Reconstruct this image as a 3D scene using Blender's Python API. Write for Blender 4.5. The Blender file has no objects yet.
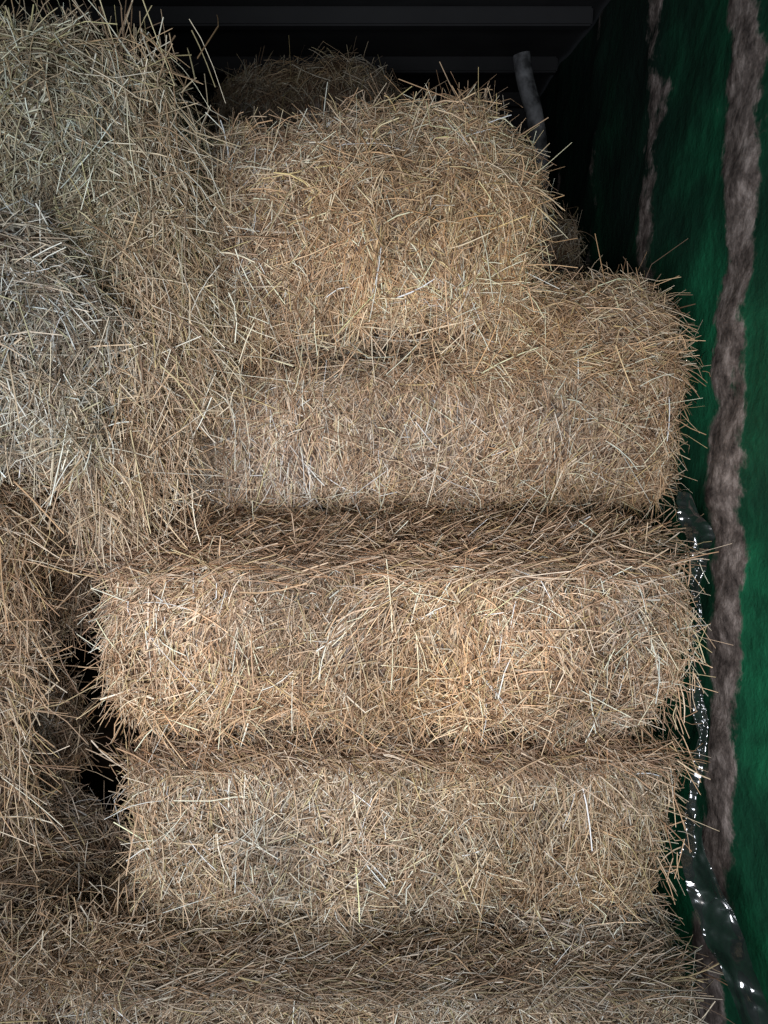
import bpy, math
import numpy as np
from mathutils import Vector
rng=np.random.default_rng(7)
scene=bpy.context.scene
try:
    scene.view_settings.view_transform='Standard'
except Exception: pass

# ---------------------------------------------------------------- materials
def newmat(name):
    m=bpy.data.materials.new(name); m.use_nodes=True
    nt=m.node_tree; b=nt.nodes['Principled BSDF']
    return m,nt,b
def straw_material():
    m,nt,b=newmat('straw')
    a=nt.nodes.new('ShaderNodeAttribute'); a.attribute_name='straw_col'
    n=nt.nodes.new('ShaderNodeTexNoise'); n.inputs['Scale'].default_value=90; n.inputs['Detail'].default_value=3
    tc=nt.nodes.new('ShaderNodeTexCoord')
    nt.links.new(tc.outputs['Object'],n.inputs['Vector'])
    r=nt.nodes.new('ShaderNodeMapRange'); r.inputs['To Min'].default_value=.7; r.inputs['To Max'].default_value=1.3
    nt.links.new(n.outputs['Fac'],r.inputs['Value'])
    mx=nt.nodes.new('ShaderNodeVectorMath'); mx.operation='SCALE'
    nt.links.new(a.outputs['Color'],mx.inputs[0]); nt.links.new(r.outputs['Result'],mx.inputs['Scale'])
    nt.links.new(mx.outputs['Vector'],b.inputs['Base Color'])
    b.inputs['Roughness'].default_value=.45
    b.inputs['Specular IOR Level'].default_value=.42
    return m
STRAW=straw_material()

# ---------------------------------------------------------------- straw mesh builders
def norm(v): return v/np.maximum(np.linalg.norm(v,axis=-1,keepdims=True),1e-9)
class Acc:
    def __init__(s): s.v=[];s.f=[];s.c=[];s.n=0
    def add(s,v,f,c):
        s.v.append(v);s.f.append(f+s.n);s.c.append(c);s.n+=len(v)
    def build(s,name,mat,smooth=True):
        v=np.concatenate(s.v).astype(np.float32);f=np.concatenate(s.f).astype(np.int32);c=np.concatenate(s.c).astype(np.float32)
        v[:,0]=np.clip(v[:,0],-1.72,.695); v[:,2]=np.maximum(v[:,2],.004)
        me=bpy.data.meshes.new(name)
        me.vertices.add(len(v)); me.vertices.foreach_set('co',v.ravel())
        me.loops.add(f.size); me.loops.foreach_set('vertex_index',f.ravel())
        me.polygons.add(len(f)); me.polygons.foreach_set('loop_start',np.arange(0,f.size,4,dtype=np.int32))
        me.update(calc_edges=True); me.validate()
        at=me.attributes.new('straw_col','FLOAT_COLOR','POINT')
        cc=np.concatenate([c,np.ones((len(c),1),np.float32)],1)
        at.data.foreach_set('color',cc.ravel())
        me.polygons.foreach_set('use_smooth',np.ones(len(f),bool) if smooth else np.zeros(len(f),bool))
        me.materials.append(mat)
        o=bpy.data.objects.new(name,me); scene.collection.objects.link(o)
        return o

def lumps(p,seed,amp,freq):
    r=np.random.default_rng(seed); out=np.zeros(len(p))
    for k in range(7):
        w=r.normal(size=3)*freq*(1+k*.45); ph=r.uniform(0,6.28)
        out+=np.sin(p@w+ph)/(1+k*.5)
    return out*amp/2.2

def tubes(acc,root,d,L,w,bend,col,ring=3,segs=3,centre=0.0):
    N=len(root)
    t=np.linspace(0,1,segs+1)-centre
    P=root[:,None,:]+d[:,None,:]*(L[:,None]*t)[:,:,None]+bend[:,None,:]*((L[:,None])*(t**2)[None,:])[:,:,None]
    # a share of the stalks is snapped at a node
    kk=(rng.uniform(0,1,N)<.22)[:,None]*rng.normal(0,.22,(N,3))*L[:,None]
    P[:,-1]+=kk
    T=norm(np.gradient(P,axis=1))
    up=norm(rng.normal(size=(N,3)))
    A=norm(np.cross(T,up[:,None,:])); B=np.cross(T,A)
    prof=np.linspace(1,.7,segs+1)
    R=w[:,None]*prof[None,:]*.5
    if ring==2:
        V=np.stack([P+A*R[...,None],P-A*R[...,None]],2)
        fs=[]
        for s_ in range(segs):
            a=s_*2; fs.append([a,a+1,a+3,a+2])
    else:
        V=[];
        for k in range(ring):
            an=2*math.pi*k/ring
            V.append(P+(A*math.cos(an)+B*math.sin(an)*.6)*R[...,None])
        V=np.stack(V,2); fs=[]
        for s_ in range(segs):
            for k in range(ring):
                a=s_*ring+k;b=s_*ring+(k+1)%ring
                fs.append([a,b,b+ring,a+ring])
    nv=(segs+1)*ring
    V=V.reshape(N*nv,3)
    F=(np.array(fs)[None]+ (np.arange(N)*nv)[:,None,None]).reshape(-1,4)
    g=np.repeat(np.linspace(.9,1.08,segs+1),ring)
    C=(col[:,None,:]*g[None,:,None]).reshape(-1,3)
    acc.add(V,F,C)

PAL=np.array([[.66,.455,.285],[.76,.58,.385],[.55,.36,.215],[.90,.755,.575],[.38,.235,.14],[.66,.53,.28],[.96,.88,.74],[.24,.145,.085]])
PW=np.array([.21,.19,.16,.14,.11,.08,.06,.05])
def straw_cols(n,tint,dark=1.0):
    i=rng.choice(len(PAL),n,p=PW/PW.sum())
    c=PAL[i]*rng.uniform(.6,1.18,(n,1))*np.array(tint)*dark
    g=c.mean(1,keepdims=True)
    k=rng.uniform(0,.28,(n,1))
    return np.clip(c*(1-k)+g*k,0.01,.95)

def bale(lo,hi,dens=1.0,tint=(1,1,1),seed=1,amp=.018,rad=.11,shaggy=1.0,rot=0.0,tilt=0.0,pref='z',lenmul=.92,faces=None,long=1.0,taper=0.0,tint2=None):
    lo=np.array(lo,float);hi=np.array(hi,float);c=(lo+hi)/2;h=(hi-lo)/2
    axis=0 if h[0]>=h[1] else 1          # long axis of the bale
    r=rad
    def surf(p):
        q=np.clip(p,-(h-r),(h-r)); n=norm(p-q); s=q+n*r
        disp=lumps(s,seed,amp,7)+lumps(s,seed+9,amp*.6,22)
        # compressed flakes across the length
        disp+=.006*np.sin(s[:,axis]*62+2*np.sin(s[:,2]*6+seed))
        for tpos in (-.36,.36):   # twine bands nip the bale in
            disp-=.022*np.exp(-((s[:,axis]-tpos*h[axis]*1.1)/.035)**2)
        s=s+n*disp[:,None]
        if taper: # slump: the top leans back and narrows
            f=np.clip((s[:,2]+h[2])/(2*h[2]),0,1.1)**2
            s=s.copy(); s[:,1]+=taper*f*(s[:,1]<0); s[:,0]*=1-taper*.9*f
        return s,n
    cr,sr=math.cos(rot),math.sin(rot); ct,st=math.cos(tilt),math.sin(tilt)
    Rz=np.array([[cr,-sr,0],[sr,cr,0],[0,0,1]]);Ry=np.array([[ct,0,st],[0,1,0],[-st,0,ct]])
    R=Rz@Ry
    acc=Acc()
    ng=30
    for ax in range(3):
        o=[a for a in range(3) if a!=ax]
        for sg in (-1,1):
            g=np.linspace(-1,1,ng); U,V=np.meshgrid(g,g,indexing='ij')
            p=np.zeros((ng*ng,3)); p[:,ax]=sg*h[ax]; p[:,o[0]]=U.ravel()*h[o[0]]; p[:,o[1]]=V.ravel()*h[o[1]]
            s,n=surf(p); s=s-n*.016
            idx=np.arange(ng*ng).reshape(ng,ng)
            F=np.stack([idx[:-1,:-1],idx[1:,:-1],idx[1:,1:],idx[:-1,1:]],-1).reshape(-1,4)
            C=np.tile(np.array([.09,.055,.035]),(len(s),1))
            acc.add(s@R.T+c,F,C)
    def sample(n,wts):
        fl=[(ax,sg) for ax in range(3) for sg in (-1,1)]
        ar=[]
        for ax,sg in fl:
            o=[a for a in range(3) if a!=ax]; ar.append(4*h[o[0]]*h[o[1]]*wts.get((ax,sg),1))
        ar=np.array(ar); k=rng.choice(6,n,p=ar/ar.sum())
        p=rng.uniform(-1,1,(n,3))*h
        for j,(ax,sg) in enumerate(fl): p[k==j,ax]=sg*h[ax]
        return surf(p)
    wts={(0,-1):.8,(0,1):.8,(1,-1):1.6,(1,1):.1,(2,-1):.15,(2,1):.9}
    if faces: wts.update(faces)
    A=sum(4*h[[a for a in range(3) if a!=ax][0]]*h[[a for a in range(3) if a!=ax][1]]*w_ for (ax,sg),w_ in wts.items())
    def tang(n,th,prefv):
        t1=prefv-n*(prefv*n).sum(1,keepdims=True)
        bad=np.linalg.norm(t1,axis=1)<.3
        alt=np.array([1.,0,0])-n*n[:,:1]; t1[bad]=alt[bad]
        t1=norm(t1); t2=np.cross(n,t1)
        return t1*np.cos(th)[:,None]+t2*np.sin(th)[:,None]
    pv=np.array([0.1,0,1.]) if pref=='z' else (np.array([1.,0,.15]) if pref=='x' else np.array([.6,0,.8]))
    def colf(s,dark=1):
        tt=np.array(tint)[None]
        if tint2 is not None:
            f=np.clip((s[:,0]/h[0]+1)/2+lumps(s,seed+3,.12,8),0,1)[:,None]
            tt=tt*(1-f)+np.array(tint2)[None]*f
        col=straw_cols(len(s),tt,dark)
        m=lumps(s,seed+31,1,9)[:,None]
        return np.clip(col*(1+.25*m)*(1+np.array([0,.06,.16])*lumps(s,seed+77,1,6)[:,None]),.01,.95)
    def layer(n,lm,ls,wm,spread,lift,off,ring,dark,droop,centre):
        s,nn=sample(n,wts)
        sp=spread*(1+.5*lumps(s,seed+5,1,10))
        th=rng.normal(0,1,n)*sp+lumps(s,seed+6,.6,12)+rng.integers(0,2,n)*math.pi
        d=tang(nn,th,np.tile(pv,(n,1)))
        k=rng.normal(lift[0],lift[1],n)
        d=norm(d+nn*k[:,None])
        L=np.clip(rng.normal(lm,ls,n),.015,.24)*lenmul
        w=rng.uniform(.55,1.35,n)*wm
        root=s+nn*rng.uniform(off[0],off[1],n)[:,None]
        bend=rng.normal(0,.14,(n,3))-nn*(.25 if centre else .05)
        bend[:,2]-=droop*rng.uniform(0,1,n)
        tubes(acc,root@R.T+c,d@R.T,L,w,bend@R.T,colf(s,dark),ring=ring,centre=centre)
    N=int(A*dens*1000)
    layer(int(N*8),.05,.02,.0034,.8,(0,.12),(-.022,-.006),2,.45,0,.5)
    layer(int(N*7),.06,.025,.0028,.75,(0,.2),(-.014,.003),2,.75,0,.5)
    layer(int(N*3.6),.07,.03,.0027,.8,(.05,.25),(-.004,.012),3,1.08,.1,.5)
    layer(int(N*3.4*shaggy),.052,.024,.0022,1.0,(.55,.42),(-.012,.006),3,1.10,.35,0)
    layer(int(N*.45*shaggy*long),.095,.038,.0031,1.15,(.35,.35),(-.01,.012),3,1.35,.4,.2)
    return acc.build('straw_bale',STRAW)

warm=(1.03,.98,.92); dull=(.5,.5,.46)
# central stack, bottom to top
bale((-.60,1.12,.02),(.575,1.66,.395),tint=(.80,.83,.83),seed=11,pref='x',faces={(2,1):1.6},rad=.09)
bale((-.50,1.27,.40),(.560,1.74,.768),tint=(1.0,1.0,.96),tint2=(1.0,.99,.92),seed=12,rot=.01,rad=.12)
bale((-.525,1.265,.80),(.565,1.80,1.14),tint=warm,tint2=(1.02,.95,.86),seed=13,faces={(2,1):1.6},pref='z',rad=.14,shaggy=1.2)
bale((-.46,1.67,1.14),(.655,2.18,1.475),tint=(1.0,1.03,1.10),tint2=(1.02,.91,.74),seed=14,rad=.09)
bale((.12,1.70,1.39),(.655,2.5,1.63),tint=(.98,.88,.72),seed=15,pref='x',rad=.12,amp=.022,faces={(2,1):1.3,(2,-1):.6},tilt=.03)
bale((-.45,1.53,1.49),(.33,2.05,1.965),tint=(1.02,.98,.90),tint2=(1.0,.95,.83),seed=16,rad=.20,amp=.032,shaggy=1.8,long=2.1,faces={(2,1):1.3},taper=.06,tilt=-.06)
# bales further in
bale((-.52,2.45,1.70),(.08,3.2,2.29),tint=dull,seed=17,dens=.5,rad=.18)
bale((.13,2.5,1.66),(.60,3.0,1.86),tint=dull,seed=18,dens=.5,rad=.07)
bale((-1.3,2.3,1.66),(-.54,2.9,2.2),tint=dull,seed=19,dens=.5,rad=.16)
# left stack
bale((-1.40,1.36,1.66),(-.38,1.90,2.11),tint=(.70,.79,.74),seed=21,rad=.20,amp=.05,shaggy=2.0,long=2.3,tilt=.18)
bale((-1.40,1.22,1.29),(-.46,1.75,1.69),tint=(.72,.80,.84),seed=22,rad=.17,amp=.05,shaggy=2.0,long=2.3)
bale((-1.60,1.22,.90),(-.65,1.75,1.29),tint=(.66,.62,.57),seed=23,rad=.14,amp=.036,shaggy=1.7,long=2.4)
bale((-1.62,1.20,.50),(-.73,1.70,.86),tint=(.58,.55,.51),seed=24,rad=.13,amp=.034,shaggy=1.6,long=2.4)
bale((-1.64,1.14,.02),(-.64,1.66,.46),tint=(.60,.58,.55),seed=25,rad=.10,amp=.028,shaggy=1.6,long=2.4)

# ---------------------------------------------------------------- loose straw caught between bales and draped
def loose():
    acc=Acc()
    def drape(n,p0,p1,jit,dirv,spread,L,tint,droop=.3):
        t=rng.uniform(0,1,n)[:,None]
        r=np.array(p0)*(1-t)+np.array(p1)*t+rng.normal(size=(n,3))*np.array(jit)
        d=norm(np.array(dirv)[None]+rng.normal(0,spread,(n,3)))
        Ls=np.clip(rng.normal(L,L*.4,n),.03,.26)
        b=rng.normal(0,.15,(n,3)); b[:,2]-=droop*rng.uniform(0,1,n)
        tubes(acc,r,d,Ls,rng.uniform(.0018,.0038,n),b,straw_cols(n,tint,1.15),centre=.4)
    # straw spilling from the left stack over the middle rows
    drape(4600,(-.48,1.46,1.98),(-.38,1.47,1.50),(.06,.04,.05),(.25,-.15,-.7),.55,.09,(.84,.88,.84))
    drape(3800,(-.40,1.42,1.55),(-.50,1.38,1.25),(.055,.05,.05),(.15,-.1,-.8),.55,.09,(.86,.87,.85))
    drape(300,(-.62,1.27,1.22),(-.68,1.26,.70),(.018,.03,.05),(.3,-.2,-.8),.5,.10,(.8,.76,.7))
    drape(1200,(-.68,1.18,.45),(-.50,1.22,.42),(.06,.05,.02),(.4,-.3,.2),.6,.10,(.7,.68,.64))
    # on ledges
    drape(3500,(-.5,1.47,1.15),(.5,1.47,1.15),(.05,.09,.008),(1,0,0),.4,.085,(.72,.64,.58),.1)
    drape(2500,(-.5,1.19,.40),(.5,1.19,.40),(.05,.035,.008),(1,0,0),.45,.085,(.5,.49,.48),.1)  # dark tint paints shade onto the top of the bottom bale
    drape(1200,(.15,1.72,1.49),(.60,1.72,1.49),(.04,.04,.03),(.8,-.2,0),.6,.075,(1.0,.92,.78),.2)
    drape(1300,(-.48,1.31,.775),(.54,1.31,.775),(.03,.02,.012),(.8,-.2,-.3),.6,.07,(.65,.58,.52),.3)
    # at right stack edge
    drape(90,(.56,1.34,1.1),(.55,1.3,.5),(.01,.03,.05),(.25,-.2,-.8),.45,.065,warm)
    return acc.build('loose_straw',STRAW)
loose()

# ---------------------------------------------------------------- shell
def box(name,lo,hi,mat,parent=None,bev=0):
    import bmesh
    bm=bmesh.new(); bmesh.ops.create_cube(bm,size=1)
    lo=Vector(lo);hi=Vector(hi)
    for v in bm.verts:
        v.co=Vector(((lo[i]+hi[i])/2+v.co[i]*(hi[i]-lo[i]) for i in range(3)))
    if bev: bmesh.ops.bevel(bm,geom=bm.edges[:],offset=bev,segments=2,affect='EDGES')
    me=bpy.data.meshes.new(name); bm.to_mesh(me); bm.free(); me.materials.append(mat)
    o=bpy.data.objects.new(name,me); scene.collection.objects.link(o)
    if parent: o.parent=parent
    return o

# green paint with rust streaks & mottled dirt, plus painted shade inward and upward
m,nt,b=newmat('peeling_green_paint')
tc=nt.nodes.new('ShaderNodeTexCoord')
def noise(scale,detail,vec,rough=.6,dist=0):
    n=nt.nodes.new('ShaderNodeTexNoise'); n.inputs['Scale'].default_value=scale; n.inputs['Detail'].default_value=detail
    n.inputs['Roughness'].default_value=rough; n.inputs['Distortion'].default_value=dist
    nt.links.new(vec,n.inputs['Vector']); return n
def ramp(inp,stops):
    r=nt.nodes.new('ShaderNodeValToRGB'); e=r.color_ramp.elements
    e[0].position,e[0].color=stops[0][0],stops[0][1]; e[1].position,e[1].color=stops[-1][0],stops[-1][1]
    for p,c in stops[1:-1]:
        x=e.new(p); x.color=c
    nt.links.new(inp,r.inputs['Fac']); return r
def mix(f,a,bb):
    x=nt.nodes.new('ShaderNodeMix'); x.data_type='RGBA'
    if isinstance(f,float): x.inputs[0].default_value=f
    else: nt.links.new(f,x.inputs[0])
    for s,i in ((a,6),(bb,7)):
        if isinstance(s,tuple): x.inputs[i].default_value=s
        else: nt.links.new(s,x.inputs[i])
    return x.outputs[2]
obj=tc.outputs['Object']
base=ramp(noise(3.0,8,obj,.62).outputs['Fac'],[(.32,(.008,.040,.024,1)),(.5,(.012,.105,.050,1)),(.66,(.020,.25,.11,1))])
at=nt.nodes.new('ShaderNodeAttribute'); at.attribute_name='rust'
rn=noise(6,12,obj,.70)
ad=nt.nodes.new('ShaderNodeMath'); ad.operation='MULTIPLY_ADD'; nt.links.new(rn.outputs['Fac'],ad.inputs[0]); ad.inputs[1].default_value=1.05
nt.links.new(at.outputs['Fac'],ad.inputs[2])
mask=ramp(ad.outputs[0],[(.84,(0,0,0,1)),(.93,(1,1,1,1))])
rustc=ramp(noise(18,12,obj,.74).outputs['Fac'],[(.36,(.05,.040,.036,1)),(.5,(.21,.17,.15,1)),(.64,(.50,.42,.38,1))])
gr=nt.nodes.new('ShaderNodeAttribute'); gr.attribute_name='painted_shade'
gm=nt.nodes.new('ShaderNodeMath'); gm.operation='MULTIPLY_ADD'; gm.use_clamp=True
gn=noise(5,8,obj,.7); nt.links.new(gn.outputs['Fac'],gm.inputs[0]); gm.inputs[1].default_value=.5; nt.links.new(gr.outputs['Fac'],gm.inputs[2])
dirt_shade=mix(gm.outputs[0],base.outputs['Color'],(.008,.018,.014,1))  # noise dirt mixed with the painted wall shade
col=mix(mask.outputs['Color'],dirt_shade,rustc.outputs['Color'])
nt.links.new(col,b.inputs['Base Color']); b.inputs['Roughness'].default_value=.6
b.inputs['Specular IOR Level'].default_value=.25
bp=nt.nodes.new('ShaderNodeBump'); bp.inputs['Strength'].default_value=.8; bp.inputs['Distance'].default_value=.018
nt.links.new(noise(12,8,obj,.6).outputs['Fac'],bp.inputs['Height']); nt.links.new(bp.outputs['Normal'],b.inputs['Normal'])
GREEN=m

def wall(name,x,side):
    ys=np.arange(-.6,4.2,.012); zs=np.arange(0,2.56,.015)
    Y,Z=np.meshgrid(ys,zs,indexing='ij')
    wav=.020*np.sin(Z*5+1)+.008*np.sin(Z*17)+.006*np.sin(Z*43+2)+.004*np.sin(Z*81)
    rust=np.zeros_like(Y); X=np.full_like(Y,x)
    for yc,sl,hw,st in ((1.395,.185,.115,.56),(2.14,.10,.12,.42),(2.85,.05,.10,.30),(3.5,.03,.10,.3),(.55,.1,.09,.45),(-.1,.1,.08,.45)):
        dd=np.abs(Y-(yc+sl*Z+wav))/hw
        prof=np.exp(-(dd**2)*1.1)
        rust=np.maximum(rust,prof*st)
        X-=side*.011*prof*(1+.35*np.sin(Z*19+Y*17)+.25*np.sin(Z*47+Y*9))
    X+=side*(.004*np.sin(Z*7+Y*5)+.003*np.sin(Z*17+Y*13))
    painted_shade=np.clip((Y-1.75)/.7,0,1)*.55+np.clip((Z-1.5)/.6,0,1)*.30-.16  # shade put into the wall colour: darker deeper in and towards the roof
    v=np.stack([X,Y,Z],-1).reshape(-1,3)
    idx=np.arange(len(v)).reshape(Y.shape)
    F=np.stack([idx[:-1,:-1],idx[1:,:-1],idx[1:,1:],idx[:-1,1:]],-1).reshape(-1,4)
    me=bpy.data.meshes.new(name); me.from_pydata(v.tolist(),[],F.tolist())
    a=me.attributes.new('rust','FLOAT','POINT')
    a.data.foreach_set('value',rust.ravel().astype(np.float32))
    a=me.attributes.new('painted_shade','FLOAT','POINT')
    a.data.foreach_set('value',painted_shade.ravel().astype(np.float32))
    me.polygons.foreach_set('use_smooth',np.ones(len(F),bool))
    me.materials.append(GREEN)
    o=bpy.data.objects.new(name,me); scene.collection.objects.link(o)
    return o
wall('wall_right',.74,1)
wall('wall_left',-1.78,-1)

dm,nt,b=newmat('dark_steel')
tc=nt.nodes.new('ShaderNodeTexCoord')
r=ramp(noise(6,6,tc.outputs['Object']).outputs['Fac'],[(.3,(.008,.008,.009,1)),(.7,(.022,.022,.022,1))])
nt.links.new(r.outputs['Color'],b.inputs['Base Color']); b.inputs['Roughness'].default_value=.7
DARK=dm
fm,nt,b=newmat('floor_boards')
tc=nt.nodes.new('ShaderNodeTexCoord')
r=ramp(noise(8,8,tc.outputs['Object']).outputs['Fac'],[(.3,(.03,.022,.015,1)),(.7,(.10,.07,.045,1))])
nt.links.new(r.outputs['Color'],b.inputs['Base Color']); b.inputs['Roughness'].default_value=.85
box('floor',(-1.80,-.6,-.05),(.78,4.2,0),fm)
box('ceiling',(-1.80,-.6,2.56),(.78,4.2,2.60),DARK)
box('wall_back',(-1.80,4.2,0),(.78,4.26,2.60),DARK)
bm_,nt,b=newmat('beam_wood')
tc=nt.nodes.new('ShaderNodeTexCoord')
r=ramp(noise(5,6,tc.outputs['Object']).outputs['Fac'],[(.3,(.003,.003,.004,1)),(.7,(.010,.010,.011,1))])
nt.links.new(r.outputs['Color'],b.inputs['Base Color']); b.inputs['Roughness'].default_value=.7
for y in (2.95,3.5,4.05):
    box('ceiling_beam',(-1.76,y,2.50),(.70,y+.05,2.558),bm_,bev=.006)

def tube_curve(name,pts,rad,mat):
    cu=bpy.data.curves.new(name,'CURVE'); cu.dimensions='3D'; cu.bevel_depth=rad; cu.bevel_resolution=4
    s=cu.splines.new('BEZIER'); s.bezier_points.add(len(pts)-1)
    for p,q in zip(s.bezier_points,pts):
        p.co=q; p.handle_left_type=p.handle_right_type='AUTO'
    cu.materials.append(mat)
    o=bpy.data.objects.new(name,cu); scene.collection.objects.link(o); return o
sm,nt,b=newmat('weathered_metal')
tc=nt.nodes.new('ShaderNodeTexCoord')
r=ramp(noise(20,6,tc.outputs['Object']).outputs['Fac'],[(.38,(.012,.012,.013,1)),(.65,(.15,.15,.155,1))])
nt.links.new(r.outputs['Color'],b.inputs['Base Color']); b.inputs['Roughness'].default_value=.7
tube_curve('bent_metal_strut',[(.44,2.35,1.82),(.435,2.36,1.98),(.415,2.36,2.10),(.385,2.36,2.19),(.372,2.36,2.25)],.024,sm)

# ---------------------------------------------------------------- crumpled plastic wrap down the gap
pm,nt,b=newmat('crumpled_film')
b.inputs['Base Color'].default_value=(.016,.022,.020,1); b.inputs['Roughness'].default_value=.18
b.inputs['Specular IOR Level'].default_value=.9
b.inputs['Coat Weight'].default_value=1.0; b.inputs['Coat IOR'].default_value=1.7; b.inputs['Coat Roughness'].default_value=.06
def film():
    r=np.random.default_rng(5)
    key=np.array([[.606,1.54,1.22,.02],[.598,1.46,1.165,.050],[.600,1.43,1.10,.025],[.601,1.40,1.0,.014],[.600,1.36,.90,.016],[.597,1.33,.80,.020],[.590,1.30,.68,.024],[.578,1.27,.57,.045],[.588,1.17,.49,.065],[.600,1.03,.42,.07],[.612,.90,.34,.07],[.62,.85,.02,.07]])
    nv,nu=420,16; t=np.linspace(0,len(key)-1,nv)
    K=np.stack([np.interp(t,np.arange(len(key)),key[:,i]) for i in range(4)],1)
    u=np.linspace(0,1,nu)
    P=np.zeros((nv,nu,3))
    P[...,0]=K[:,0:1]+u[None]*K[:,3:4]
    P[...,1]=K[:,1:2]+.2*K[:,3:4]*np.sin(u[None]*7+t[:,None]*2)
    P[...,2]=K[:,2:3]-.2*u[None]*K[:,3:4]
    for k in range(8):
        w=r.normal(size=3)*(35+16*k); P[...,1]+=.007/(1+k*.4)*np.abs(np.sin(P@w))
        P[...,2]+=.005/(1+k*.5)*np.sin(P@(r.normal(size=3)*45))
        P[...,0]+=.005/(1+k*.5)*np.sin(P@(r.normal(size=3)*45))
    P[...,0]=np.minimum(P[...,0],.705)
    idx=np.arange(nu*nv).reshape(nv,nu)
    F=np.stack([idx[:-1,:-1],idx[1:,:-1],idx[1:,1:],idx[:-1,1:]],-1).reshape(-1,4).tolist()
    me=bpy.data.meshes.new('plastic_wrap'); me.from_pydata(P.reshape(-1,3).tolist(),[],F); me.materials.append(pm)
    me.polygons.foreach_set('use_smooth',np.ones(len(F),bool))
    o=bpy.data.objects.new('plastic_wrap',me); scene.collection.objects.link(o)
film()

# ---------------------------------------------------------------- light
w=bpy.data.worlds.new('World'); scene.world=w; w.use_nodes=True
w.node_tree.nodes['Background'].inputs['Color'].default_value=(.6,.68,.8,1)
w.node_tree.nodes['Background'].inputs['Strength'].default_value=.09
def area(name,loc,target,size,power,col):
    l=bpy.data.lights.new(name,'AREA'); l.shape='RECTANGLE'; l.size=size[0]; l.size_y=size[1]; l.energy=power; l.color=col
    o=bpy.data.objects.new(name,l); scene.collection.objects.link(o); o.location=loc
    o.rotation_euler=(Vector(target)-Vector(loc)).to_track_quat('-Z','Y').to_euler(); return o
area('doorway_daylight',(-.35,-.7,1.30),(-.1,1.5,1.15),(1.0,.8),50,(.88,.92,1.0))
l=bpy.data.lights.new('torch_light','SPOT'); l.energy=62; l.spot_size=math.radians(68); l.spot_blend=1.0; l.shadow_soft_size=.05; l.color=(1,.93,.88)
o=bpy.data.objects.new('torch_light',l); scene.collection.objects.link(o); o.location=(.0,-.2,1.45)
o.rotation_euler=(Vector((.0,1.35,1.05))-Vector(o.location)).to_track_quat('-Z','Y').to_euler()

# ---------------------------------------------------------------- camera
cd=bpy.data.cameras.new('camera'); cam=bpy.data.objects.new('camera',cd); scene.collection.objects.link(cam)
cam.location=(0,0,1.6); cam.rotation_euler=(math.radians(75),0,0)
cd.sensor_fit='VERTICAL'; cd.sensor_height=24; cd.lens=24*780/1024; cd.clip_start=.02
scene.camera=cam
